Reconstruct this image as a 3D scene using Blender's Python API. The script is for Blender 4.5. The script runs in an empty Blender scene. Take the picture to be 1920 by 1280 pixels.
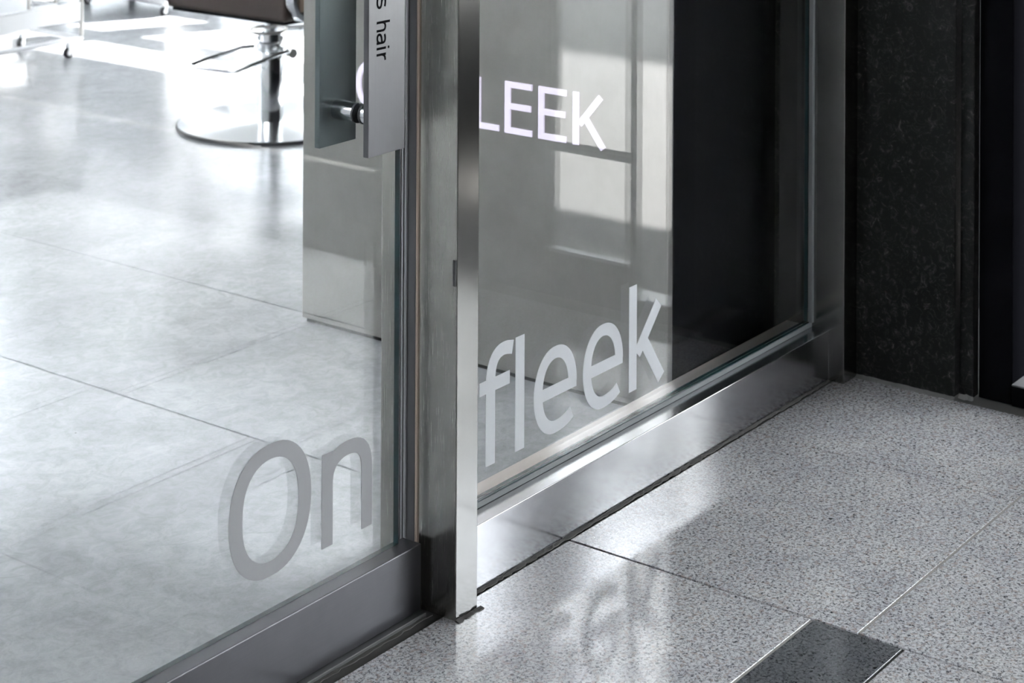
import bpy, bmesh, math, random
from mathutils import Vector, Matrix

random.seed(7)
scn = bpy.context.scene
COL = scn.collection

# ------------------------------------------------------------------ camera
FOC, YAW, PPY, ROLL = 3637.9, 0.641566, -575.555, -0.0047905
a_, b_ = math.sin(YAW), math.cos(YAW)
cam_d = bpy.data.cameras.new('camera')
cam = bpy.data.objects.new('camera', cam_d)
COL.objects.link(cam)
cam_d.sensor_width = 36.0
cam_d.lens = FOC / 1920 * 36.0
cam_d.shift_x = 0.0
cam_d.shift_y = -(640 - PPY) / 1920
cam_d.clip_start = 0.05
CAM = Vector((-2.2958, -1.8127, 1.4))
Rv, Fv, Zv = Vector((a_, -b_, 0)), Vector((b_, a_, 0)), Vector((0, 0, 1))
m = Matrix((Rv, Zv, -Fv)).transposed().to_4x4()
cam.matrix_world = Matrix.Translation(CAM) @ m @ Matrix.Rotation(-ROLL, 4, 'Z')
cam_d.dof.use_dof = True
cam_d.dof.focus_distance = 3.05
cam_d.dof.aperture_fstop = 9.0
scn.camera = cam

# ------------------------------------------------------------------ world, sun, exposure
w = bpy.data.worlds.new('sky')
scn.world = w
w.use_nodes = True
bg = w.node_tree.nodes['Background']
bg.inputs[0].default_value = (0.88, 0.935, 1.0, 1)
bg.inputs[1].default_value = 6.0
sun_d = bpy.data.lights.new('sun', 'SUN')
sun_d.energy = 24.0
sun_d.angle = math.radians(0.7)
sun_d.color = (1.0, 0.985, 0.96)
sun = bpy.data.objects.new('sun', sun_d)
COL.objects.link(sun)
SD = Vector((-math.cos(math.radians(25)), math.sin(math.radians(25)), -1.0)).normalized()
sun.rotation_euler = SD.to_track_quat('-Z', 'Y').to_euler()
sun.location = (8, -3, 8)
scn.view_settings.view_transform = 'Standard'
scn.view_settings.look = 'None'
scn.view_settings.gamma = 1.0
scn.view_settings.use_curve_mapping = False
scn.view_settings.exposure = 2.3
cy = scn.cycles
cy.use_denoising = True
cy.max_bounces = 12
cy.transparent_max_bounces = 24
cy.glossy_bounces = 8
cy.caustics_reflective = False
cy.caustics_refractive = False
cy.sample_clamp_indirect = 6.0


# ------------------------------------------------------------------ materials
def mat(name):
    x = bpy.data.materials.new(name)
    x.use_nodes = True
    nt = x.node_tree
    return x, nt, nt.nodes['Principled BSDF']


def simple(name, col, rough=0.5, metal=0.0, emit=None, es=0.0):
    x, nt, p = mat(name)
    p.inputs['Base Color'].default_value = (*col, 1)
    p.inputs['Roughness'].default_value = rough
    p.inputs['Metallic'].default_value = metal
    if emit:
        p.inputs['Emission Color'].default_value = (*emit, 1)
        p.inputs['Emission Strength'].default_value = es
    return x


def N(nt, t, **kw):
    n = nt.nodes.new(t)
    for k, v in kw.items():
        setattr(n, k, v)
    return n


def ramp(nt, fac, stops):
    r = N(nt, 'ShaderNodeValToRGB')
    e = r.color_ramp.elements
    while len(e) > 2:
        e.remove(e[-1])
    for i, (p, c) in enumerate(stops):
        if i > 1:
            e.new(p)
        e[i].position = p
        e[i].color = (*c, 1) if len(c) == 3 else c
    nt.links.new(fac, r.inputs[0])
    return r.outputs[0]


def pos(nt, scale=(1, 1, 1)):
    g = N(nt, 'ShaderNodeNewGeometry')
    mp = N(nt, 'ShaderNodeMapping')
    mp.inputs['Scale'].default_value = scale
    nt.links.new(g.outputs['Position'], mp.inputs['Vector'])
    return mp.outputs[0]


def noise(nt, vec, scale, detail=4, rough=0.55, dist=0.0):
    n = N(nt, 'ShaderNodeTexNoise')
    n.inputs['Scale'].default_value = scale
    n.inputs['Detail'].default_value = detail
    n.inputs['Roughness'].default_value = rough
    n.inputs['Distortion'].default_value = dist
    nt.links.new(vec, n.inputs['Vector'])
    return n.outputs['Fac']


def voro(nt, vec, scale, out='Color', feat='F1'):
    n = N(nt, 'ShaderNodeTexVoronoi', feature=feat)
    n.inputs['Scale'].default_value = scale
    nt.links.new(vec, n.inputs['Vector'])
    return n.outputs[out]


def mix(nt, fac, c1, c2, mode='MIX'):
    n = N(nt, 'ShaderNodeMix', data_type='RGBA', blend_type=mode)
    for s, v in ((n.inputs['Factor'], fac), (n.inputs['A'], c1), (n.inputs['B'], c2)):
        if isinstance(v, bpy.types.NodeSocket):
            nt.links.new(v, s)
        elif isinstance(v, (int, float)):
            s.default_value = v
        else:
            s.default_value = (*v, 1)
    return n.outputs['Result']


def bump(nt, h, p, strength=0.1, dist=0.001):
    n = N(nt, 'ShaderNodeBump')
    n.inputs['Strength'].default_value = strength
    n.inputs['Distance'].default_value = dist
    nt.links.new(h, n.inputs['Height'])
    nt.links.new(n.outputs[0], p.inputs['Normal'])


def granite(name, light, mid, dark, tint, rough=0.16, spec=0.5, fine=195):
    """Polished granite: blended mineral grains, dark flecks and brownish feldspar patches."""
    x, nt, p = mat(name)
    v = pos(nt)
    n1 = noise(nt, v, fine, 5, 0.72, 0.6)
    c = ramp(nt, n1, [(0.36, dark), (0.44, mid), (0.54, light), (0.62, light)])
    n2 = noise(nt, v, fine * 0.55, 4, 0.7, 0.4)
    f2 = ramp(nt, n2, [(0.0, (0, 0, 0)), (0.53, (0, 0, 0)), (0.62, (0.75, 0.75, 0.75)), (1.0, (0.75, 0.75, 0.75))])
    c = mix(nt, f2, c, tint)
    n3 = noise(nt, v, fine * 0.9, 3, 0.65, 0.8)
    f3 = ramp(nt, n3, [(0.60, (0, 0, 0)), (0.66, (0.9, 0.9, 0.9))])
    c = mix(nt, f3, c, dark)
    big = ramp(nt, noise(nt, v, 9, 3), [(0.3, (0.86, 0.86, 0.88)), (0.7, (1.05, 1.04, 1.02))])
    c = mix(nt, 1.0, c, big, 'MULTIPLY')
    nt.links.new(c, p.inputs['Base Color'])
    p.inputs['Roughness'].default_value = rough
    p.inputs['Specular IOR Level'].default_value = spec
    return x


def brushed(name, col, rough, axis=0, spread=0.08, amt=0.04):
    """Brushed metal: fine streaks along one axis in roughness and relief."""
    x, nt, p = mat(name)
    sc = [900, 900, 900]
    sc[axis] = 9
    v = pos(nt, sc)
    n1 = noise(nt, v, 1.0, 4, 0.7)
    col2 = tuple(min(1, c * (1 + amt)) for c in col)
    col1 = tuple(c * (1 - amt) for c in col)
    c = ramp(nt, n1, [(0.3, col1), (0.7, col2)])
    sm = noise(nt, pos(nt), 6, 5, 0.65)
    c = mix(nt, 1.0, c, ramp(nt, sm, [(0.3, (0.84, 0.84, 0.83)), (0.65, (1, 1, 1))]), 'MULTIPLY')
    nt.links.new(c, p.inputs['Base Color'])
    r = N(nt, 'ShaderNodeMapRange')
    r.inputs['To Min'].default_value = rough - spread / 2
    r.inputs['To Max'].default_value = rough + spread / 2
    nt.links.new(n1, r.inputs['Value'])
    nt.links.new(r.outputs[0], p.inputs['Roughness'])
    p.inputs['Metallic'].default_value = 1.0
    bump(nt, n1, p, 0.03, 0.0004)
    return x


def glass(name, tint=(0.976, 0.979, 0.981)):
    """Architectural glass: Fresnel mirror over a clear, faintly tinted pane."""
    x = bpy.data.materials.new(name)
    x.use_nodes = True
    nt = x.node_tree
    nt.nodes.remove(nt.nodes['Principled BSDF'])
    g = N(nt, 'ShaderNodeNewGeometry')
    mr = N(nt, 'ShaderNodeMapRange')
    mr.inputs['To Min'].default_value = 1.5
    mr.inputs['To Max'].default_value = 1 / 1.5
    nt.links.new(g.outputs['Backfacing'], mr.inputs['Value'])
    fr = N(nt, 'ShaderNodeFresnel')
    nt.links.new(mr.outputs[0], fr.inputs['IOR'])
    t = N(nt, 'ShaderNodeBsdfTransparent')
    t.inputs[0].default_value = (*tint, 1)
    gl = N(nt, 'ShaderNodeBsdfGlossy')
    gl.inputs['Roughness'].default_value = 0.0
    mx = N(nt, 'ShaderNodeMixShader')
    nt.links.new(fr.outputs[0], mx.inputs[0])
    nt.links.new(t.outputs[0], mx.inputs[1])
    nt.links.new(gl.outputs[0], mx.inputs[2])
    nt.links.new(mx.outputs[0], nt.nodes['Material Output'].inputs[0])
    return x


def floor_mat():
    x, nt, p = mat('salon_floor')
    v = pos(nt)
    n1 = noise(nt, v, 3.2, 8, 0.62, 0.6)
    c = ramp(nt, n1, [(0.30, (0.25, 0.257, 0.265)), (0.5, (0.315, 0.322, 0.33)), (0.68, (0.385, 0.392, 0.40))])
    n2 = noise(nt, v, 26, 6, 0.7, 1.2)
    c = mix(nt, 1.0, c, ramp(nt, n2, [(0.3, (0.80, 0.80, 0.80)), (0.6, (1.05, 1.05, 1.05))]), 'MULTIPLY')
    # thin dark scuffs: iso-lines of a warped noise, gated by a coarse mask
    n3 = noise(nt, v, 7, 1, 0.3, 0.4)
    line = ramp(nt, n3, [(0.4955, (0, 0, 0)), (0.4975, (1, 1, 1)), (0.4985, (1, 1, 1)), (0.5005, (0, 0, 0))])
    gate = ramp(nt, noise(nt, v, 13, 2), [(0.58, (0, 0, 0)), (0.62, (1, 1, 1))])
    f = mix(nt, 1.0, line, gate, 'MULTIPLY')
    c = mix(nt, f, c, (0.16, 0.16, 0.16))
    spots = ramp(nt, voro(nt, v, 9, 'Distance'), [(0.0, (1, 1, 1)), (0.016, (1, 1, 1)), (0.022, (0, 0, 0))])
    c = mix(nt, spots, c, (0.12, 0.12, 0.12))
    nt.links.new(c, p.inputs['Base Color'])
    r = N(nt, 'ShaderNodeMapRange')
    r.inputs['To Min'].default_value = 0.13
    r.inputs['To Max'].default_value = 0.29
    nt.links.new(n2, r.inputs['Value'])
    nt.links.new(r.outputs[0], p.inputs['Roughness'])
    bump(nt, n2, p, 0.08, 0.002)
    return x


def black_granite():
    x, nt, p = mat('black_granite')
    v = pos(nt)
    n1 = noise(nt, v, 60, 8, 0.72, 1.5)
    c = ramp(nt, n1, [(0.50, (0.004, 0.004, 0.004)), (0.60, (0.022, 0.022, 0.021)), (0.72, (0.12, 0.115, 0.11))])
    n2 = noise(nt, v, 38, 5, 0.7, 2.0)
    f = ramp(nt, n2, [(0.66, (0, 0, 0)), (0.74, (0.8, 0.8, 0.8))])
    c = mix(nt, f, c, (0.04, 0.022, 0.014))
    nt.links.new(c, p.inputs['Base Color'])
    p.inputs['Roughness'].default_value = 0.3
    p.inputs['Specular IOR Level'].default_value = 0.2
    return x


def vinyl(name, col, through=(0.6, 0.61, 0.62), amt=0.35):
    x, nt, p = mat(name)
    nt.nodes.remove(p)
    d = N(nt, 'ShaderNodeBsdfDiffuse')
    d.inputs[0].default_value = (*col, 1)
    t = N(nt, 'ShaderNodeBsdfTranslucent')
    t.inputs[0].default_value = (*through, 1)
    mx = N(nt, 'ShaderNodeMixShader')
    mx.inputs[0].default_value = amt
    nt.links.new(d.outputs[0], mx.inputs[1])
    nt.links.new(t.outputs[0], mx.inputs[2])
    nt.links.new(mx.outputs[0], nt.nodes['Material Output'].inputs[0])
    return x


M = {}
M['granite'] = granite('grey_granite', (0.60, 0.60, 0.61), (0.31, 0.305, 0.31), (0.04, 0.045, 0.055), (0.36, 0.295, 0.26), 0.105)
M['granite_dark'] = granite('dark_granite', (0.15, 0.155, 0.16), (0.06, 0.063, 0.068), (0.012, 0.013, 0.016), (0.10, 0.105, 0.11), 0.13)
M['grout'] = simple('grout', (0.10, 0.097, 0.09), 0.9)
M['grout_pale'] = simple('pale_grout', (0.27, 0.255, 0.235), 0.9)
M['sealant'] = simple('sealant', (0.055, 0.052, 0.047), 0.8)
M['sealant_grey'] = simple('sealant_grey', (0.16, 0.158, 0.15), 0.7)
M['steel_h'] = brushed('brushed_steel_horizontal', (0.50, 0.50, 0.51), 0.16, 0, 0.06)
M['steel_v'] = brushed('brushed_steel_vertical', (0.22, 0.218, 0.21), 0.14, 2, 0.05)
M['steel_lit_side'] = brushed('brushed_steel_lit_side', (0.50, 0.49, 0.455), 0.27, 2, 0.03, 0.015)  # post's left face: same steel, brightness of that side put into the colour
M['steel_jamb'] = brushed('brushed_steel_reveal', (0.27, 0.27, 0.26), 0.2, 2)
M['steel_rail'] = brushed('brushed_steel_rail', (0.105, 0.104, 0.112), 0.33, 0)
M['steel_sat'] = brushed('satin_plate', (0.14, 0.14, 0.145), 0.36, 2, amt=0.04)
M['plate_back'] = simple('tinted_plate', (0.11, 0.135, 0.135), 0.3, 0.5)
M['frame_dark'] = simple('dark_frame', (0.004, 0.004, 0.005), 0.55)
M['frame_dark'].node_tree.nodes['Principled BSDF'].inputs['Specular IOR Level'].default_value = 0.0
M['alu'] = simple('aluminium_profile', (0.26, 0.26, 0.265), 0.45, 0.6)
M['dark_prof'] = simple('dark_profile', (0.05, 0.05, 0.052), 0.45)
M['tan_line'] = simple('tan_seal', (0.34, 0.27, 0.22), 0.6)
M['chrome'] = simple('chrome', (0.78, 0.79, 0.80), 0.10, 1.0)
M['base_chrome'] = simple('polished_base', (0.70, 0.71, 0.72), 0.16, 1.0)
M['rubber'] = simple('rubber', (0.02, 0.022, 0.025), 0.6)
M['glass'] = glass('clear_glass')
M['glass_edge'] = simple('glass_edge', (0.008, 0.024, 0.026), 0.15)
M['floor'] = floor_mat()
M['plaster'] = simple('white_plaster', (0.74, 0.74, 0.73), 0.8)
M['plaster_dim'] = simple('grey_plaster', (0.42, 0.42, 0.41), 0.8)
M['desk'] = brushed('desk_laminate', (0.32, 0.31, 0.288), 0.37, 2, 0.06, 0.03)
M['desk'].node_tree.nodes['Principled BSDF'].inputs['Metallic'].default_value = 0.8
M['black'] = simple('black_panel', (0.006, 0.006, 0.007), 0.22)
M['black_matt'] = simple('black_matt', (0.006, 0.006, 0.007), 0.9)
M['black_matt'].node_tree.nodes['Principled BSDF'].inputs['Specular IOR Level'].default_value = 0.1
M['bgranite'] = black_granite()
M['sign'] = simple('lit_letter', (0.3, 0.29, 0.32), 0.5, 0, (0.78, 0.72, 0.90), 0.19)
M['vinyl'] = vinyl('frosted_vinyl', (0.56, 0.567, 0.575))
M['vinyl_door_dim'] = vinyl('frosted_vinyl_door_dim', (0.34, 0.34, 0.343), amt=0.18)  # same vinyl, colour darkened for the dimmer light on the door letters
M['diffuser'] = vinyl('white_diffuser', (0.8, 0.8, 0.8), (0.85, 0.86, 0.87), 0.6)  # translucent sheet added to soften the window light
M['ink'] = simple('black_ink', (0.004, 0.004, 0.005), 0.9)
M['ink'].node_tree.nodes['Principled BSDF'].inputs['Specular IOR Level'].default_value = 0.05
M['leather'] = simple('brown_leather', (0.036, 0.023, 0.0165), 0.6)
M['tan'] = simple('tan_leather', (0.30, 0.20, 0.13), 0.5)
M['enamel'] = simple('white_enamel', (0.85, 0.86, 0.87), 0.3)
M['post'] = simple('grey_post', (0.5, 0.49, 0.47), 0.3, 0.9)
M['cart_grey'] = simple('grey_cart', (0.42, 0.43, 0.44), 0.4, 0.3)
M['apron'] = simple('street_paving', (0.07, 0.069, 0.067), 0.9)
M['asphalt'] = simple('street', (0.62, 0.61, 0.59), 0.9)
M['inner_sill'] = simple('dusty_sheen_sill', (0.50, 0.45, 0.41), 0.30, 0.55)  # dust, plus a warm reflection put into the colour
M['bead'] = simple('grey_bead', (0.15, 0.158, 0.158), 0.5)
M['threshold'] = simple('dull_threshold', (0.10, 0.10, 0.098), 0.5, 0.3)
M['plaster_dark'] = simple('dark_plaster', (0.10, 0.10, 0.10), 0.8)
M['ceil'] = simple('ceiling_grey', (0.40, 0.40, 0.40), 0.9)


# ------------------------------------------------------------------ object helpers
def tag(o, label=None, cat=None, group=None, kind=None):
    if label: o['label'] = label
    if cat: o['category'] = cat
    if group: o['group'] = group
    if kind: o['kind'] = kind
    return o


def world_loc(o):
    v = Vector(o.location)
    while o.parent:
        o = o.parent
        v += Vector(o.location)
    return v


def obj(name, bm, material, parent=None, smooth=False, origin=None):
    """Link one mesh built in world coordinates; its origin goes to `origin` (default: the base centre of its bounds)."""
    bm.normal_update()
    xs = [v.co for v in bm.verts]
    if origin is None:
        lo = Vector((min(c[i] for c in xs) for i in range(3)))
        hi = Vector((max(c[i] for c in xs) for i in range(3)))
        origin = Vector(((lo.x + hi.x) / 2, (lo.y + hi.y) / 2, lo.z))
    origin = Vector(origin)
    bmesh.ops.translate(bm, verts=bm.verts, vec=-origin)
    me = bpy.data.meshes.new(name)
    bm.to_mesh(me)
    bm.free()
    mats = material if isinstance(material, (list, tuple)) else [material]
    for x in mats:
        me.materials.append(x)
    if smooth:
        for p in me.polygons:
            p.use_smooth = True
        me.set_sharp_from_angle(angle=0.7)
    o = bpy.data.objects.new(name, me)
    COL.objects.link(o)
    if parent:
        o.parent = parent
        o.location = origin - world_loc(parent)
    else:
        o.location = origin
    return o


def empty(name, loc, label=None, cat=None, group=None, kind=None):
    o = bpy.data.objects.new(name, None)
    COL.objects.link(o)
    o.location = loc
    o.empty_display_size = 0.1
    return tag(o, label, cat, group, kind)


def add_box(bm, x0, x1, y0, y1, z0, z1, bev=0.0, seg=2):
    r = bmesh.ops.create_cube(bm, size=1.0)
    vs = r['verts']
    bmesh.ops.scale(bm, verts=vs, vec=(x1 - x0, y1 - y0, z1 - z0))
    bmesh.ops.translate(bm, verts=vs, vec=((x0 + x1) / 2, (y0 + y1) / 2, (z0 + z1) / 2))
    if bev > 0:
        es = {e for v in vs for e in v.link_edges}
        bmesh.ops.bevel(bm, geom=list(es), offset=bev, segments=seg, profile=0.5, affect='EDGES')
    return bm


def box(x0, x1, y0, y1, z0, z1, bev=0.0, seg=2):
    return add_box(bmesh.new(), x0, x1, y0, y1, z0, z1, bev, seg)


def add_tube(bm, pts, r, n=10, closed=False):
    pts = [Vector(p) for p in pts]
    L = len(pts)
    rings = []
    up = Vector((0, 0, 1))
    for i, p in enumerate(pts):
        if closed:
            d = (pts[(i + 1) % L] - pts[i - 1]).normalized()
        else:
            d = (pts[min(i + 1, L - 1)] - pts[max(i - 1, 0)]).normalized()
        s = d.cross(up)
        if s.length < 1e-3:
            s = d.cross(Vector((1, 0, 0)))
        s.normalize()
        t = d.cross(s).normalized()
        rr = r[i] if isinstance(r, (list, tuple)) else r
        rings.append([bm.verts.new(p + s * rr * math.cos(2 * math.pi * k / n) + t * rr * math.sin(2 * math.pi * k / n)) for k in range(n)])
    for i in range(L if closed else L - 1):
        A, B = rings[i], rings[(i + 1) % L]
        for k in range(n):
            bm.faces.new((A[k], A[(k + 1) % n], B[(k + 1) % n], B[k]))
    if not closed:
        bm.faces.new(rings[0][::-1])
        bm.faces.new(rings[-1])
    bmesh.ops.recalc_face_normals(bm, faces=bm.faces)
    return bm


def tube(pts, r, n=10, closed=False):
    return add_tube(bmesh.new(), pts, r, n, closed)


def lathe(cx, cy, prof, n=40):
    bm = bmesh.new()
    rings = []
    for r, z in prof:
        if r < 1e-6:
            rings.append([bm.verts.new((cx, cy, z))])
        else:
            rings.append([bm.verts.new((cx + r * math.cos(2 * math.pi * k / n), cy + r * math.sin(2 * math.pi * k / n), z)) for k in range(n)])
    for A, B in zip(rings, rings[1:]):
        for k in range(n):
            q = [A[k % len(A)], A[(k + 1) % len(A)], B[(k + 1) % len(B)], B[k % len(B)]]
            u = []
            for v in q:
                if v not in u:
                    u.append(v)
            if len(u) > 2:
                bm.faces.new(u)
    bmesh.ops.recalc_face_normals(bm, faces=bm.faces)
    return bm


def arc(c, r, a0, a1, n=12):
    return [(c[0] + r * math.cos(math.radians(a0 + (a1 - a0) * i / n)), c[1] + r * math.sin(math.radians(a0 + (a1 - a0) * i / n))) for i in range(n + 1)]


def bez(p0, p1, p2, p3, n=10):
    o = []
    for i in range(n + 1):
        t = i / n
        s = 1 - t
        o.append((s ** 3 * p0[0] + 3 * s * s * t * p1[0] + 3 * s * t * t * p2[0] + t ** 3 * p3[0],
                  s ** 3 * p0[1] + 3 * s * s * t * p1[1] + 3 * s * t * t * p2[1] + t ** 3 * p3[1]))
    return o


def add_stroke(bm, pts, w, fn, d0, d1, closed=False, wv=None):
    """A flat-ended ribbon through 2-D points (w wide on uprights, wv on level runs), given depth d0..d1 through fn(u, v, depth)."""
    clean = [pts[0]]
    for p in pts[1:]:
        if math.hypot(p[0] - clean[-1][0], p[1] - clean[-1][1]) > 1e-6:
            clean.append(p)
    pts = clean
    L = len(pts)
    wv = wv or w
    lr = []
    for i in range(L):
        if closed:
            A, B = pts[i - 1], pts[(i + 1) % L]
            d1_, d2_ = (pts[i][0] - A[0], pts[i][1] - A[1]), (B[0] - pts[i][0], B[1] - pts[i][1])
        else:
            A, B = pts[max(i - 1, 0)], pts[min(i + 1, L - 1)]
            d1_ = (pts[i][0] - A[0], pts[i][1] - A[1]) if i > 0 else (B[0] - pts[i][0], B[1] - pts[i][1])
            d2_ = (B[0] - pts[i][0], B[1] - pts[i][1]) if i < L - 1 else d1_
        def nrm(d):
            l = math.hypot(*d)
            return (d[0] / l, d[1] / l)
        d1n, d2n = nrm(d1_), nrm(d2_)
        n1, n2 = (-d1n[1], d1n[0]), (-d2n[1], d2n[0])
        mx = nrm((n1[0] + n2[0], n1[1] + n2[1]))
        cosv = max(0.4, mx[0] * n1[0] + mx[1] * n1[1])
        hw = (w * abs(mx[0]) + wv * abs(mx[1])) / max(abs(mx[0]) + abs(mx[1]), 1e-6) / 2 / cosv
        lr.append(((pts[i][0] + mx[0] * hw, pts[i][1] + mx[1] * hw), (pts[i][0] - mx[0] * hw, pts[i][1] - mx[1] * hw)))
    q = []
    for l, r in lr:
        q.append([bm.verts.new(fn(l[0], l[1], d0)), bm.verts.new(fn(r[0], r[1], d0)), bm.verts.new(fn(r[0], r[1], d1)), bm.verts.new(fn(l[0], l[1], d1))])
    fs = []
    for i in range(L if closed else L - 1):
        A, B = q[i], q[(i + 1) % L]
        for k in range(4):
            fs.append(bm.faces.new((A[k], A[(k + 1) % 4], B[(k + 1) % 4], B[k])))
    if not closed:
        fs.append(bm.faces.new(q[0]))
        fs.append(bm.faces.new(q[-1][::-1]))
    bmesh.ops.recalc_face_normals(bm, faces=fs)


def glyph(strokes, fn, d0, d1, w, wv=None, parent=None, material=None, name='letter'):
    bm = bmesh.new()
    for i, s in enumerate(strokes):
        closed = False
        if isinstance(s, tuple):
            s, closed = s
        e = 0.00004 * i * (1 if d1 > d0 else -1)
        add_stroke(bm, s, w, fn, d0, d1 + e, closed, wv)
    return obj(name, bm, material, parent)


def pane_box(x0, x1, y0, y1, z0, z1, axis):
    """A glass slab: large faces get material 0, the thin edges material 1."""
    bm = box(x0, x1, y0, y1, z0, z1)
    bm.normal_update()
    for f in bm.faces:
        f.material_index = 0 if abs(f.normal[axis]) > 0.9 else 1
    return bm


def ragged_strip(p0, p1, w0, w1, h, side, n=60, seed=1):
    """A hand-smoothed bead of sealant along a base line: uneven width, low wedge section."""
    rnd = random.Random(seed)
    bm = bmesh.new()
    p0, p1, side = Vector(p0), Vector(p1), Vector(side)
    prev = None
    for i in range(n + 1):
        t = i / n
        p = p0.lerp(p1, t)
        wd = w0 + (w1 - w0) * rnd.random()
        hh = h * (0.75 + 0.5 * rnd.random())
        ring = [bm.verts.new(p), bm.verts.new(p + side * wd), bm.verts.new(p + side * wd * 0.9 + Vector((0, 0, 0.0012))), bm.verts.new(p + Vector((0, 0, hh)))]
        if prev:
            for k in range(4):
                bm.faces.new((prev[k], prev[(k + 1) % 4], ring[(k + 1) % 4], ring[k]))
        else:
            bm.faces.new(ring)
        prev = ring
    bm.faces.new(prev[::-1])
    bmesh.ops.recalc_face_normals(bm, faces=bm.faces)
    return bm


# ------------------------------------------------------------------ geometry constants (metres)
POST_W = 0.053        # steel post between door and window
SILL_F, SILL_B, SILL_Z = 0.034, 0.132, 0.103
JX = 1.267            # left face of the right-hand jamb
TOP = 2.45
XD = 0.889            # front face of the reception desk
ROOMX0, ROOMX1, ROOMY1, ROOMZ = -1.7, 5.0, 7.0, 2.95
WX = 1.326            # face of the black granite wall

# ------------------------------------------------------------------ setting: floors
fl = obj('floor', box(ROOMX0, ROOMX1, 0.125, ROOMY1, -0.05, 0.0), M['floor'])
tag(fl, 'pale grey polished concrete floor inside the salon behind the glass', 'floor', kind='structure')

pv = obj('pavement', box(-6.0, 1.45, -6.0, 0.125, -0.06, -0.004), M['grout'])
tag(pv, 'speckled grey granite paving in front of the shopfront, one dark stone let in', 'pavement', kind='structure')
JN = 0.0048


def tile(x0, x1, y0, y1, m_, lab=None):
    o = obj('tile', box(x0 + JN / 2, x1 - JN / 2, y0 + JN / 2, y1 - JN / 2, -0.004, random.uniform(-0.0003, 0.0), 0.0006, 1), m_, pv)
    if lab:
        o['label'] = lab
    return o


XJ = 0.336
# left of the long joint: wide stones, a band of dark stones, wide stones again
for k in range(6):
    x1 = XJ - 0.6 * k
    x0 = x1 - 0.6
    tile(x0, x1, -0.424, 0.028, M['granite'])
    tile(x0, x1, -0.574, -0.424, M['granite_dark'], 'dark charcoal granite strip')
    for r in range(4):
        tile(x0, x1, -0.574 - 0.45 * (r + 1), -0.574 - 0.45 * r, M['granite'])
# right of the joint: stones up to the black granite wall
for x0, x1 in ((XJ, 0.936), (0.936, WX - 0.003)):
    tile(x0, x1, -0.5, 0.028, M['granite'])
    for k in range(4):
        tile(x0, x1, -0.95 - 0.45 * k, -0.5 - 0.45 * k, M['granite'])
# pale pointing in the joints that run along the shopfront
for x0, x1, y in ((XJ - 3.6, XJ - 0.004, -0.424), (XJ + 0.004, WX - 0.006, -0.5)):
    obj('joint', box(x0, x1, y - JN / 2 + 0.0003, y + JN / 2 - 0.0003, -0.0039, -0.0008), M['grout_pale'], pv)

# ------------------------------------------------------------------ setting: salon shell
LY0, LY1, LZ0, LZ1 = 0.5, 3.3, 1.8, 2.6
wlb = bmesh.new()
for y0, y1, z0, z1 in ((0.126, LY0, 0, ROOMZ), (LY1, ROOMY1, 0, ROOMZ), (LY0, LY1, 0, LZ0), (LY0, LY1, LZ1, ROOMZ)):
    add_box(wlb, ROOMX0 - 0.15, ROOMX0, y0, y1, z0, z1)
wl = obj('wall_left', wlb, M['plaster'])
tag(wl, 'white plaster side wall of the salon left of the frame', 'wall', kind='structure')
ce = obj('ceiling', box(ROOMX0 - 0.15, ROOMX1 + 0.15, 0.0, ROOMY1 + 0.15, ROOMZ, ROOMZ + 0.2), M['ceil'])
tag(ce, 'grey ceiling slab over the salon', 'ceiling', kind='structure')


def wall_grid(name, axis, at, thick, span, zs, opens, m_, label, wid):
    """A wall with real openings: boxes around each opening, frame and pane in each."""
    lo, hi = span
    bm = bmesh.new()
    def add(a0, a1, z0, z1):
        if a1 - a0 < 1e-4 or z1 - z0 < 1e-4:
            return
        if axis == 'x':
            add_box(bm, at, at + thick, a0, a1, z0, z1)
        else:
            add_box(bm, a0, a1, at, at + thick, z0, z1)
    cur = lo
    for a0, a1, z0, z1 in opens:
        add(cur, a0, 0, zs)
        add(a0, a1, 0, z0)
        add(a0, a1, z1, zs)
        cur = a1
    add(cur, hi, 0, zs)
    o = obj(name, bm, m_)
    tag(o, label, 'wall', kind='structure')
    return o


# window wall on the street side (+X): sun comes in through it
TR = (2.119, 2.296)
wins_x = [(0.7, 1.9), (2.0, 3.20), (3.37, 4.50), (4.60, 5.6), (5.75, 6.8)]
ROWS = ((0.10, 1.54), (1.634, 2.726))  # lower row is unseen, added to light the salon from the side
wb_ = bmesh.new()
ys = [0.125] + [v for p in wins_x for v in p] + [ROOMY1]
for k in range(0, len(ys), 2):
    add_box(wb_, ROOMX1, ROOMX1 + 0.15, ys[k], ys[k + 1], 0, ROOMZ)
for y0, y1 in wins_x:
    for z0, z1 in (((0, 0.10), (1.54, 1.634), (2.726, ROOMZ)) if y0 < 4.55 else ((0, 0.10), (1.54, ROOMZ))):
        add_box(wb_, ROOMX1, ROOMX1 + 0.15, y0, y1, z0, z1)
tag(obj('wall_right', wb_, M['plaster_dim']), 'grey street wall of the salon with two rows of windows, the lower one added', 'wall', kind='structure')
BZ0, BZ1 = 0.1, 2.85
wins_y = [(-1.5, -0.3), (-0.2, 0.9), (1.0, 2.8), (2.9, 4.8)]  # unseen rear openings, added for sky light
wall_grid('wall_back', 'y', ROOMY1, 0.15, (ROOMX0, ROOMX1), ROOMZ, [(x0, x1, BZ0, BZ1) for x0, x1 in wins_y], M['plaster'],
          'white rear wall of the salon with wide windows added for light', 2)
wn = 2
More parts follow.
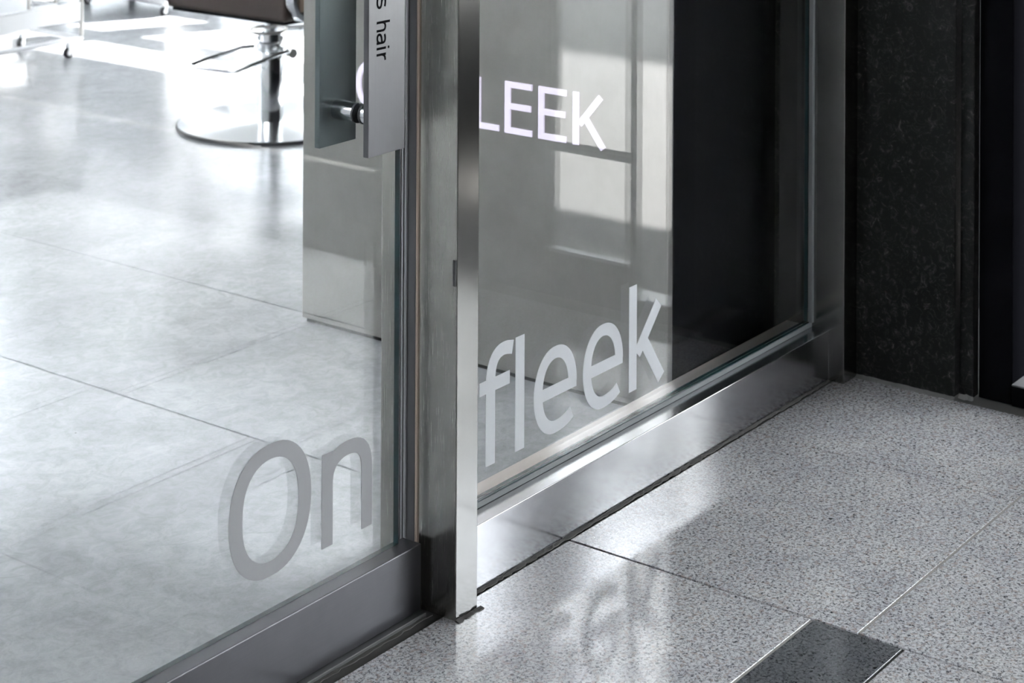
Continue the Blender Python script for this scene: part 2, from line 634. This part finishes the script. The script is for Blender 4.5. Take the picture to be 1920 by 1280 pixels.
for y0, y1 in wins_x:
    r = empty('window_%d' % wn, (ROOMX1 + 0.05, (y0 + y1) / 2, 1.634), 'street window of the salon, white blind in its lower light, both added unseen', 'window', 'street windows of the salon', 'structure')
    wn += 1
    if y0 < 4.55:
        obj('transom', box(ROOMX1, ROOMX1 + 0.03, y0, y1, TR[0], TR[1]), M['alu'], r)
    for z0, z1 in ROWS if y0 < 4.55 else ROWS[:1]:
        obj('pane', pane_box(ROOMX1 + 0.03, ROOMX1 + 0.036, y0, y1, z0, z1, 0), [M['glass'], M['glass_edge']], r)
    obj('diffuser', box(ROOMX1 + 0.004, ROOMX1 + 0.006, y0, y1, 0.10, 1.54), M['diffuser'], r)  # added sheet: spreads light and stops a sun patch
for x0, x1 in wins_y:
    r = empty('window_%d' % wn, ((x0 + x1) / 2, ROOMY1 + 0.05, BZ0), 'wide rear window added unseen to the salon for sky light', 'window', 'added rear windows of the salon', 'structure')
    wn += 1
    f = bmesh.new()
    add_box(f, x0, x0 + 0.05, ROOMY1 + 0.02, ROOMY1 + 0.07, BZ0, BZ1)
    add_box(f, x1 - 0.05, x1, ROOMY1 + 0.02, ROOMY1 + 0.07, BZ0, BZ1)
    obj('window_frame', f, M['alu'], r)
    obj('diffuser', box(x0, x1, ROOMY1 + 0.012, ROOMY1 + 0.014, BZ0, BZ1), M['diffuser'], r)  # added sheet: evens out what the floor reflects
    obj('pane', pane_box(x0, x1, ROOMY1 + 0.071, ROOMY1 + 0.077, BZ0, BZ1, 1), [M['glass'], M['glass_edge']], r)

r = empty('window_%d' % wn, (ROOMX0 - 0.05, (LY0 + LY1) / 2, LZ0), 'wide window added unseen in the left wall of the salon for light', 'window', kind='structure')  # unseen opening, added for highlights on desk and sill
f = bmesh.new()
for y in (LY0, (LY0 + LY1) / 2, LY1 - 0.04):
    add_box(f, ROOMX0 - 0.09, ROOMX0 - 0.05, y, y + 0.04, LZ0, LZ1)
obj('window_frame', f, M['alu'], r)
obj('pane', pane_box(ROOMX0 - 0.097, ROOMX0 - 0.091, LY0, LY1, LZ0, LZ1, 0), [M['glass'], M['glass_edge']], r)

# header over the shopfront and the wall running on behind the granite
wf = bmesh.new()
add_box(wf, ROOMX0, JX + 0.057, 0.0, 0.15, TOP, ROOMZ)
add_box(wf, -6.0, -1.55, 0.0, 0.125, 0.0, ROOMZ)
wfo = obj('wall_front', wf, M['plaster_dark'])
tag(wfo, 'plain wall around the top and left end of the shopfront', 'wall', kind='structure')

# ------------------------------------------------------------------ black granite wall at the right
wr = obj('wall_side', box(WX + 0.045, 4.9, -0.02, 0.30, 0, ROOMZ), M['black_matt'])
tag(wr, 'black speckled granite wall at right angles to the shopfront', 'wall', kind='structure')
obj('granite_panel', box(WX, WX + 0.044, -0.214, 0.30, 0.004, ROOMZ, 0.002), M['bgranite'], wr)
obj('granite_panel', box(WX + 0.018, WX + 0.044, -0.246, -0.2165, 0.004, ROOMZ, 0.002), M['bgranite'], wr)
obj('sealant', ragged_strip((WX + 0.001, -0.214, 0), (WX + 0.001, 0.0, 0), 0.008, 0.013, 0.005, (-1, 0, 0), 30, 3), M['sealant_grey'], wr)
obj('sealant', ragged_strip((WX + 0.018, -0.246, 0), (WX + 0.018, -0.2165, 0), 0.006, 0.012, 0.008, (-1, 0, 0), 6, 4), M['sealant_grey'], wr)

# ------------------------------------------------------------------ glazed street door in the side wall
D2 = empty('door_2', (1.39, -0.75, 0), 'black framed street door beyond the black granite wall, steel kick strip at its foot', 'door', kind='structure')
DX = 1.366
obj('frame_post', box(DX, DX + 0.07, -0.318, -0.247, 0.0, 2.599, 0.002), M['frame_dark'], D2)
obj('door_stile', box(DX + 0.012, DX + 0.052, -0.4355, -0.428, 0.0, 2.598, 0.002), M['frame_dark'], D2)
obj('door_stile', box(DX + 0.012, DX + 0.052, -0.90, -0.657, 0.0, 2.598, 0.002), M['frame_dark'], D2)
obj('door_rail', box(DX + 0.012, DX + 0.052, -0.656, -0.436, 0.0, 0.104, 0.002), M['frame_dark'], D2)
obj('glazing_bead', box(DX + 0.004, DX + 0.03, -0.656, -0.436, 0.105, 0.113, 0.001), M['alu'], D2)
obj('mid_rail', box(DX + 0.012, DX + 0.052, -0.656, -0.436, 0.338, 0.352, 0.001), M['frame_dark'], D2)
obj('pane', pane_box(DX + 0.031, DX + 0.037, -0.656, -0.436, 0.105, 0.338, 0), [M['glass'], M['glass_edge']], D2)
obj('pane', pane_box(DX + 0.031, DX + 0.037, -0.656, -0.436, 0.352, 2.598, 0), [M['glass'], M['glass_edge']], D2)
obj('threshold_block', box(DX - 0.004, DX + 0.064, -0.427, -0.3185, 0.0, 0.0385), M['frame_dark'], D2)
obj('kick_strip', box(DX - 0.006, DX + 0.064, -0.427, -0.3185, 0.039, 0.043, 0.001, 1), M['alu'], D2)
obj('frame_head', box(DX, DX + 0.07, -2.998, -0.247, 2.6, ROOMZ, 0.002), M['frame_dark'], D2)

# ------------------------------------------------------------------ steel post and jamb
P1 = empty('trim_1', (POST_W / 2, 0.075, 0), 'tall brushed steel post between the glass door and the lettered window', 'post', kind='structure')
pbm = box(0, POST_W, 0, 0.15, 0.0, TOP, 0.0012, 2)
pbm.normal_update()
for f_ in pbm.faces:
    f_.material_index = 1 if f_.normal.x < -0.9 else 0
obj('post', pbm, [M['steel_v'], M['steel_lit_side']], P1)
# door rebate carried on the post: dark channel, ribbed seal, tan line
obj('door_stop', box(-0.004, -0.0003, 0.0785, 0.094, 0.0, TOP), M['dark_prof'], P1)
for y in (0.0945, 0.1005, 0.1065):
    obj('seal_rib', box(-0.0075, -0.0003, y, y + 0.004, 0.0, TOP, 0.0008, 1), M['alu'], P1)
obj('seal_line', box(-0.0035, -0.0003, 0.0752, 0.078, 0.0, TOP), M['tan_line'], P1)
obj('strike_plate', box(-0.003, -0.0003, 0.001, 0.007, 0.505, 0.545, 0.001, 1), M['dark_prof'], P1)
sb = ragged_strip((-0.001, -0.0005, 0), (POST_W + 0.008, -0.0005, 0), 0.005, 0.009, 0.003, (0, -1, 0), 12, 5)
obj('sealant', sb, M['sealant'], P1)

# ------------------------------------------------------------------ fixed window with sill
W1 = empty('window_1', (0.66, 0.083, 0), 'fixed shop window right of the steel post, lettered in pale vinyl on a steel sill', 'window', kind='structure')
sx0, sx1 = POST_W + 0.0005, JX - 0.0005
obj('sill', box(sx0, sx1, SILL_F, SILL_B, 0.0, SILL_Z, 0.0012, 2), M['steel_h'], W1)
obj('jamb', box(JX, WX - 0.002, 0.0, 0.15, 0.0, TOP, 0.0012, 2), M['steel_jamb'], W1)
obj('inner_sill', box(sx0, JX - 0.0005, 0.0875, 0.131, SILL_Z + 0.0002, SILL_Z + 0.0014), M['inner_sill'], W1)
obj('glazing_bead', box(sx0, JX - 0.0005, 0.0715, 0.0775, SILL_Z + 0.0002, SILL_Z + 0.0095, 0.0008, 1), M['bead'], W1)
obj('glazing_bead', box(JX - 0.009, JX - 0.0003, 0.0675, 0.0775, SILL_Z + 0.0098, TOP, 0.0008, 1), M['bead'], W1)
obj('gasket', box(sx0, JX - 0.010, 0.0735, 0.0777, SILL_Z + 0.0098, SILL_Z + 0.0118), M['glass_edge'], W1)
obj('pane', pane_box(sx0, JX - 0.0095, 0.078, 0.086, SILL_Z + 0.0121, TOP, 1), [M['glass'], M['glass_edge']], W1)
obj('sealant', ragged_strip((sx0 + 0.003, SILL_F - 0.0003, 0), (sx1, SILL_F - 0.0003, 0), 0.002, 0.007, 0.003, (0, -1, 0), 160, 6), M['sealant'], W1)

GY = 0.0776


def on_glass(u, v, d):
    return Vector((u, GY - d, v))


SW, SV = 0.0245, 0.0215
B0, XH, CAP = 0.159, 0.297, 0.346


def sup(cx, cz, rx, rz, n=48, e=2.25, a0=0, a1=360):
    o = []
    for i in range(n if a1 - a0 == 360 else n + 1):
        t = math.radians(a0 + (a1 - a0) * i / n)
        c, s = math.cos(t), math.sin(t)
        o.append((cx + rx * math.copysign(abs(c) ** (2 / e), c), cz + rz * math.copysign(abs(s) ** (2 / e), s)))
    return o


# f
glyph([[(0.1855, B0), (0.1855, 0.285)] + bez((0.1855, 0.290), (0.1855, 0.326), (0.202, 0.3375), (0.222, 0.3375), 10) + [(0.230, 0.337), (0.245, 0.3335)],
       [(0.156, 0.287), (0.237, 0.287)]], on_glass, 0, 0.0006, SW, SV, W1, M['vinyl'])
# l
glyph([[(0.265, B0), (0.265, CAP)]], on_glass, 0, 0.0006, SW, SV, W1, M['vinyl'])


def letter_e(x0, x1):
    cx, rx = (x0 + x1) / 2, (x1 - x0) / 2 - SW / 2
    zb, zt = 0.1565 + SV / 2, 0.303 - SV / 2
    cz, rz = (zb + zt) / 2, (zt - zb) / 2
    bar = 0.2285
    right = cx + rx
    loop = [(x0 + 0.02, bar), (right + 0.0115, bar)]
    ring = [(right, bar)] + [p for p in sup(cx, cz, rx, rz, 40, 2.15, 6, 262)] + bez((cx - 0.003, zb), (cx + 0.018, zb - 0.0005), (cx + 0.035, zb + 0.004), (right - 0.002, zb + 0.0115), 8)
    return [loop, ring]


for x0, x1 in ((0.304, 0.428), (0.447, 0.571)):
    glyph(letter_e(x0, x1), on_glass, 0, 0.0006, SW, SV * 0.95, W1, M['vinyl'])
# k
glyph([[(0.603, B0), (0.603, CAP)], [(0.617, 0.2215), (0.688, 0.2965)], [(0.6405, 0.236), (0.697, B0 - 0.001)]], on_glass, 0, 0.0006, SW, SW, W1, M['vinyl'])

# ------------------------------------------------------------------ glass door
DR = empty('door_1', (-0.75, 0.085, 0), 'frameless glass salon door left of the steel post with a steel bottom rail and flat bar handles', 'door', kind='structure')
dx0, dx1 = -1.45, -0.013
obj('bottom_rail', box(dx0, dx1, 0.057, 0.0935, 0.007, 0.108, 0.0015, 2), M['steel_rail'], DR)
obj('pane', pane_box(dx0, -0.036, 0.083, 0.093, 0.1083, 2.4, 1), [M['glass'], M['glass_edge']], DR)
obj('threshold', box(-1.5, -0.013, 0.046, 0.122, 0.0, 0.0065, 0.001, 1), M['threshold'], DR)
obj('sealant', ragged_strip((-1.5, 0.0455, 0), (-0.005, 0.0455, 0), 0.002, 0.007, 0.002, (0, -1, 0), 160, 8), M['sealant'], DR)

GY = 0.0826
# O
glyph([(sup(-0.315, (0.1605 + 0.3465) / 2, 0.082 - SW / 2, 0.093 - SV / 2), True)], on_glass, 0, 0.0006, 0.0265, SV, DR, M['vinyl_door_dim'])
# n
glyph([[(-0.1975, B0 + 0.001), (-0.1975, 0.2965)],
       bez((-0.1975, 0.252), (-0.196, 0.278), (-0.178, 0.291), (-0.152, 0.291), 10) + bez((-0.152, 0.291), (-0.122, 0.291), (-0.1105, 0.276), (-0.1105, 0.248), 10)[1:] + [(-0.1105, B0 + 0.001)]],
      on_glass, 0, 0.0006, 0.0235, SV, DR, M['vinyl_door_dim'])

# handle: two flat bars joined through the glass by a round stand-off
hb = tube([(-0.120, 0.043, 0.775), (-0.120, 0.0828, 0.775)], 0.0145, 24)
add_tube(hb, [(-0.120, 0.0932, 0.775), (-0.120, 0.136, 0.775)], 0.0145, 24)
add_tube(hb, [(-0.120, 0.043, 1.55), (-0.120, 0.0828, 1.55)], 0.0145, 24)
add_tube(hb, [(-0.120, 0.0932, 1.55), (-0.120, 0.136, 1.55)], 0.0145, 24)
hd = obj('handle', hb, M['base_chrome'], DR, smooth=True)
obj('handle_plate', box(-0.1675, -0.0855, 0.033, 0.043, 0.725, 1.62, 0.0008, 2), M['steel_sat'], hd)
obj('handle_plate', box(-0.159, -0.0775, 0.136, 0.146, 0.7225, 1.62, 0.0008, 2), M['plate_back'], hd)
rg = tube([(-0.120, 0.0790, 0.775), (-0.120, 0.0829, 0.775)], 0.0152, 24)
add_tube(rg, [(-0.120, 0.0931, 0.775), (-0.120, 0.0965, 0.775)], 0.0152, 24)
obj('gasket', rg, M['rubber'], hd)


# "s hair" set down the outer bar, letter tops towards the post
def on_plate(u, v, d):
    return Vector((-0.150 + v, 0.0329 - d, 0.9205 - u))


IW = 0.0035
T0 = [  # (u along the line, v up from the baseline)
    ('s', [bez((-0.0205, 0.0175), (-0.0235, 0.0192), (-0.0335, 0.0205), (-0.0335, 0.0150), 8) + bez((-0.0335, 0.0150), (-0.0335, 0.0085), (-0.0195, 0.0125), (-0.0195, 0.0060), 8)[1:] + bez((-0.0195, 0.0060), (-0.0195, 0.0003), (-0.0295, -0.0003), (-0.0340, 0.0025), 8)[1:]]),
    ('h', [[(0.0020, 0.0), (0.0020, 0.0292)], bez((0.0020, 0.0120), (0.0030, 0.0180), (0.0060, 0.0192), (0.0085, 0.0192), 8) + bez((0.0085, 0.0192), (0.0128, 0.0192), (0.0140, 0.0165), (0.0140, 0.0120), 8)[1:] + [(0.0140, 0.0)]]),
    ('a', [bez((0.0200, 0.0175), (0.0240, 0.0195), (0.0320, 0.0205), (0.0320, 0.0135), 10) + [(0.0320, 0.0)], bez((0.0320, 0.0115), (0.0260, 0.0115), (0.0195, 0.0105), (0.0195, 0.0055), 8) + bez((0.0195, 0.0055), (0.0195, -0.0005), (0.0310, -0.0005), (0.0320, 0.0070), 8)[1:]]),
    ('i', [[(0.0400, 0.0), (0.0400, 0.0205)], [(0.0400, 0.0250), (0.0400, 0.0282)]]),
    ('r', [[(0.0490, 0.0), (0.0490, 0.0205)], bez((0.0490, 0.0110), (0.0500, 0.0170), (0.0530, 0.0195), (0.0580, 0.0190), 8)]),
]
for _, st in T0:
    glyph(st, on_plate, 0, 0.0003, IW, IW * 0.9, hd, M['ink'])

# ------------------------------------------------------------------ reception desk with lit lettering
RD = empty('reception_desk', (1.1, 0.66, 0), 'tall grey reception desk behind the glass with lit white capitals on its front', 'reception desk')
obj('front_panel', box(XD, XD + 0.018, 0.184, 1.141, 0.009, 1.02, 0.0008, 1), M['desk'], RD)
obj('carcass', box(XD + 0.019, 1.31, 0.20, 1.135, 0.009, 1.0), M['black'], RD)
obj('end_panel', box(XD + 0.019, 1.31, 0.184, 0.199, 0.009, 1.02, 0.0008, 1), M['black'], RD)
obj('plinth', box(XD + 0.006, 1.30, 0.19, 1.132, 0.0, 0.0085), M['black_matt'], RD)
obj('top', box(XD - 0.005, 1.315, 0.18, 1.145, 1.021, 1.05, 0.002), M['desk'], RD)


def on_desk(u, v, d):
    return Vector((XD - 0.0003 - d, u, v))


LW, LH = 0.0135, 0.012
LB, LT = 0.499, 0.6045


def E(y):
    y0, y1 = y - LW / 2, y - 0.068
    return [[(y0, LB), (y0, LT)], [(y, LT - LH / 2), (y1, LT - LH / 2)], [(y, 0.5545), (y1 + 0.003, 0.5545)], [(y, LB + LH / 2), (y1, LB + LH / 2)]]


caps = [
    [(sup(0.930, (LB + LT) / 2, 0.052 - LW / 2, 0.0545 - LH / 2, 40, 2.2), True)],
    [[(0.850, LB), (0.850, LT)], [(0.850, LT), (0.782, LB)], [(0.782, LB), (0.782, LT)]],
    [[(0.736 - LW / 2, LB), (0.736 - LW / 2, LT)], [(0.736, LT - LH / 2), (0.676, LT - LH / 2)], [(0.736, 0.5505), (0.680, 0.5505)]],
    [[(0.654 - LW / 2, LB), (0.654 - LW / 2, LT)], [(0.654, LB + LH / 2), (0.593, LB + LH / 2)]],
    E(0.577), E(0.492),
    [[(0.407 - LW / 2, LB), (0.407 - LW / 2, LT)], [(0.391, 0.5415), (0.341, LT - 0.004)], [(0.378, 0.556), (0.334, LB)]],
]
for c in caps:
    glyph(c, on_desk, 0, 0.004, LW, LH if len(c) > 1 else LH, RD, M['sign'])

# ------------------------------------------------------------------ barber chair
CX, CY = 2.269, 2.565
BC = empty('barber_chair', (CX, CY, 0), 'brown leather barber chair on a round polished steel base', 'barber chair')
obj('rim_reflection', lathe(CX, CY, [(0.25, 0.0), (0.299, 0.0), (0.3015, 0.002), (0.3015, 0.0095), (0.299, 0.0102), (0.25, 0.0102)], 72), M['rubber'], BC, True)  # dark reflection on the disc's edge, painted as a black ring
obj('base', lathe(CX, CY, [(0, 0.0104), (0.297, 0.0104), (0.2975, 0.0112), (0.295, 0.0117), (0.06, 0.0135), (0.05, 0.016), (0, 0.016)], 72), M['base_chrome'], BC, True)
obj('column', lathe(CX, CY, [(0.041, 0.0162), (0.041, 0.235), (0.039, 0.24), (0, 0.24)], 40), M['chrome'], BC, True)
hb = lathe(CX, CY, [(0.044, 0.2405), (0.046, 0.252), (0.046, 0.268), (0.036, 0.272), (0.034, 0.30), (0.022, 0.302), (0.022, 0.372), (0, 0.372)], 32)
ph = obj('pump_head', hb, M['chrome'], BC)
for (x, y) in ((2.251, 2.590), (2.285, 2.541)):
    obj('knob', lathe(x, y, [(0, 0.2725), (0.012, 0.274), (0.015, 0.281), (0.012, 0.288), (0, 0.290)], 16), M['enamel'], ph, True)
obj('pivot_bolt', tube([(2.300, 2.515, 0.236), (2.290, 2.485, 0.236)], 0.016, 14), M['post'], ph)
obj('pedal', tube([(2.245, 2.612, 0.252), (2.215, 2.640, 0.250), (2.135, 2.725, 0.213), (2.090, 2.745, 0.2), (2.076, 2.725, 0.197), (2.088, 2.575, 0.197), (2.100, 2.548, 0.2), (2.225, 2.485, 0.245), (2.250, 2.470, 0.25), (2.285, 2.490, 0.25)], 0.0062, 10), M['chrome'], BC, True)
ringp = [(2.245 + 0.055 * math.cos(t) - 0.0 * math.sin(t), 2.552 + 0.060 * math.sin(t), 0.312 + 0.004 * math.cos(t)) for t in [2 * math.pi * k / 28 for k in range(28)]]
obj('brake_ring', tube(ringp, 0.005, 8, True), M['post'], BC, True)
obj('lever_arm', tube([(2.292, 2.520, 0.314), (2.33, 2.44, 0.322), (2.35, 2.38, 0.325)], 0.008, 8), M['chrome'], BC, True)
obj('seat_plate', box(2.12, 2.42, 2.43, 2.70, 0.373, 0.389, 0.004), M['post'], BC)
seat = obj('seat', box(1.985, 2.50, 2.235, 2.75, 0.40, 0.56, 0.012, 3), M['leather'], BC)
obj('seat_pan', box(2.0, 2.49, 2.25, 2.735, 0.3895, 0.3995), M['black_matt'], BC)
obj('backrest', box(2.505, 2.60, 2.25, 2.735, 0.56, 1.0, 0.03, 3), M['leather'], BC)
for y0, y1 in ((2.200, 2.232), (2.753, 2.785)):
    bm = bmesh.new()
    pts = [(1.995, 0.80), (1.992, 0.60), (1.995, 0.46), (2.01, 0.425), (2.035, 0.408), (2.08, 0.400), (2.45, 0.400)]
    prev = None
    for i, (x, z) in enumerate(pts):
        nx, nz = (0.008, 0.0) if i < 3 else ((0.006, 0.006) if i < 5 else (0.0, 0.008))
        ring = [bm.verts.new((x - nx, y0, z - nz)), bm.verts.new((x - nx, y1, z - nz)), bm.verts.new((x + nx, y1, z + nz)), bm.verts.new((x + nx, y0, z + nz))]
        if prev:
            for k in range(4):
                bm.faces.new((prev[k], prev[(k + 1) % 4], ring[(k + 1) % 4], ring[k]))
        else:
            bm.faces.new(ring)
        prev = ring
    bm.faces.new(prev[::-1])
    bmesh.ops.recalc_face_normals(bm, faces=bm.faces)
    obj('arm_frame', bm, M['chrome'], BC)
    obj('armrest', box(2.01, 2.42, y0 - 0.005, y1 + 0.005, 0.70, 0.74, 0.012), M['tan'], BC)
    obj('side_panel', box(2.02, 2.45, y0 + 0.008, y1 - 0.008, 0.43, 0.69, 0.004), M['tan'], BC)


# ------------------------------------------------------------------ salon trolleys
def caster(x, y, parent, ztop=0.06, r=0.0185):
    bm = box(x - 0.006, x + 0.018, y - 0.008, y + 0.008, 0.040, ztop - 0.004, 0.002, 1)
    add_box(bm, x - 0.006, x + 0.010, y - 0.0115, y - 0.0092, 0.014, 0.05)
    add_box(bm, x - 0.006, x + 0.010, y + 0.0092, y + 0.0115, 0.014, 0.05)
    c = obj('caster', bm, M['enamel'], parent)
    wb = tube([(x, y - 0.009, r), (x, y + 0.009, r)], r, 20)
    obj('wheel', wb, M['rubber'], c)
    hbm = tube([(x, y - 0.0091, r), (x, y - 0.0120, r)], r * 0.62, 16)
    obj('hub', hbm, M['enamel'], c)
    return c


def trolley(x1, y0, depth, length, label):
    x0, y1 = x1 - length, y0 + depth
    t = empty('salon_trolley', ((x0 + x1) / 2, (y0 + y1) / 2, 0), label, 'trolley', 'white wire salon trolleys')
    fr = tube([(x0, y0, 0.067), (x1, y0, 0.067), (x1, y1, 0.067), (x0, y1, 0.067)], 0.0095, 8, True)
    obj('base_frame', fr, M['enamel'], t)
    for x in (x0, x1):
        for y in (y0, y1):
            obj('post', tube([(x, y, 0.0771), (x, y, 0.80)], 0.0085, 8), M['post'], t)
    for z in (0.136, 0.42, 0.70):
        e = 0.0088
        tr = bmesh.new()
        add_box(tr, x0 + e, x1 - e, y0 + e, y1 - e, z, z + 0.006)
        add_box(tr, x0 + e, x1 - e, y0 - 0.004, y0 + 0.0, z, z + 0.064)
        add_box(tr, x0 + e, x1 - e, y1 + 0.0, y1 + 0.004, z, z + 0.064)
        add_box(tr, x0 - 0.004, x0, y0 + e, y1 - e, z, z + 0.012)
        add_box(tr, x1, x1 + 0.004, y0 + e, y1 - e, z, z + 0.012)
        ty = obj('tray', tr, M['enamel'], t)
        for y in (y0, y1):
            obj('rim', tube([(x0 + e, y, z + 0.066), (x1 - e, y, z + 0.066)], 0.006, 8), M['enamel'], ty)
        for x in (x0, x1):
            obj('rim', tube([(x, y0 + e, z + 0.066), (x, y1 - e, z + 0.066)], 0.0035, 8), M['post'], ty)
    for x, y in ((x1 - 0.06, y0 + 0.005), (x1 - 0.035, y1 + 0.0), (x0 + 0.06, y0 + 0.005), (x0 + 0.035, y1 + 0.0)):
        caster(x, y, t, 0.060)
    return t


trolley(2.690, 3.969, 0.31, 0.62, 'white wire salon trolley nearer the glass, by the sun patch on the floor')
trolley(3.145, 4.660, 0.31, 0.62, 'white wire salon trolley standing behind the other one')

SC = empty('storage_cart', (3.66, 4.65, 0), 'low grey cabinet on casters between trolley and barber chair', 'cart')
obj('body', box(3.49, 3.83, 4.36, 4.95, 0.05, 0.72, 0.006), M['cart_grey'], SC)
obj('drawer', box(3.484, 3.4895, 4.37, 4.94, 0.062, 0.25, 0.002), M['cart_grey'], SC)
obj('drawer', box(3.484, 3.4895, 4.37, 4.94, 0.256, 0.46, 0.002), M['cart_grey'], SC)
for x, y in ((3.525, 4.402), (3.525, 4.90), (3.79, 4.402), (3.79, 4.90)):
    caster(x, y, SC, 0.054)

# ------------------------------------------------------------------ street outside the passage
st = obj('street', box(-30, 40, -30, 40, -0.16, -0.065), M['asphalt'])
tag(st, 'sunlit street surface outside the passage', 'street', kind='structure')
sl = obj('street_apron', box(1.4502, 11.9, -6, 0.125, -0.06, -0.004), M['apron'])
tag(sl, 'sunlit strip of paving outside the street door', 'pavement', kind='structure')
pc = obj('ceiling', box(-6.15, 4.7, -6.15, -0.001, ROOMZ, ROOMZ + 0.2), M['plaster_dark'])  # unseen; street edge placed to hold sun off the near paving
tag(pc, 'plain soffit over the entrance passage, shaped to keep sun off', 'ceiling', kind='structure')
wb = obj('wall_passage', box(-6.15, -6.0, -6.0, 0.0, 0, ROOMZ), M['plaster_dark'])
tag(wb, 'plain wall closing the passage far left of the shopfront', 'wall', kind='structure')
bk = bmesh.new()  # unseen wall added to dim the passage, gap sized to light the lettering
add_box(bk, -6.0, -2.1, -6.15, -6.0, 0, ROOMZ)
add_box(bk, -1.3, 1.37, -6.15, -6.0, 0, ROOMZ)
add_box(bk, 1.37, 1.55, -6.15, -3.0, 0, ROOMZ)
wk = obj('wall_opposite', bk, M['plaster_dark'])
tag(wk, 'plain wall of the passage facing the shopfront, gap sized for light', 'wall', kind='structure')
nb = obj('screen', box(12.0, 16.0, -7.2, 24, -0.06, 8.9), M['plaster_dim'])  # unseen volume added to shade the lane and dim steel reflections
tag(nb, 'plain building added unseen across the lane from the salon to cut sun and sky', 'screen', kind='structure')
pb = empty('blocker', (2.75, -2.9, 0), 'unseen dark planter trough outside the street door', 'blocker')
obj('mass', box(2.45, 3.05, -4.0, -1.8, -0.004, 0.45, 0.01), M['frame_dark'], pb)  # dark volume added so the post and handle reflect something dark
nb2 = obj('screen', box(14.0, 18.0, -40, -7.3, -0.06, 7.0), M['plaster_dim'])  # unseen volume added to dim the sky mirrored in the post
tag(nb2, 'lower plain building added unseen farther along the lane to dim reflections', 'screen', kind='structure')
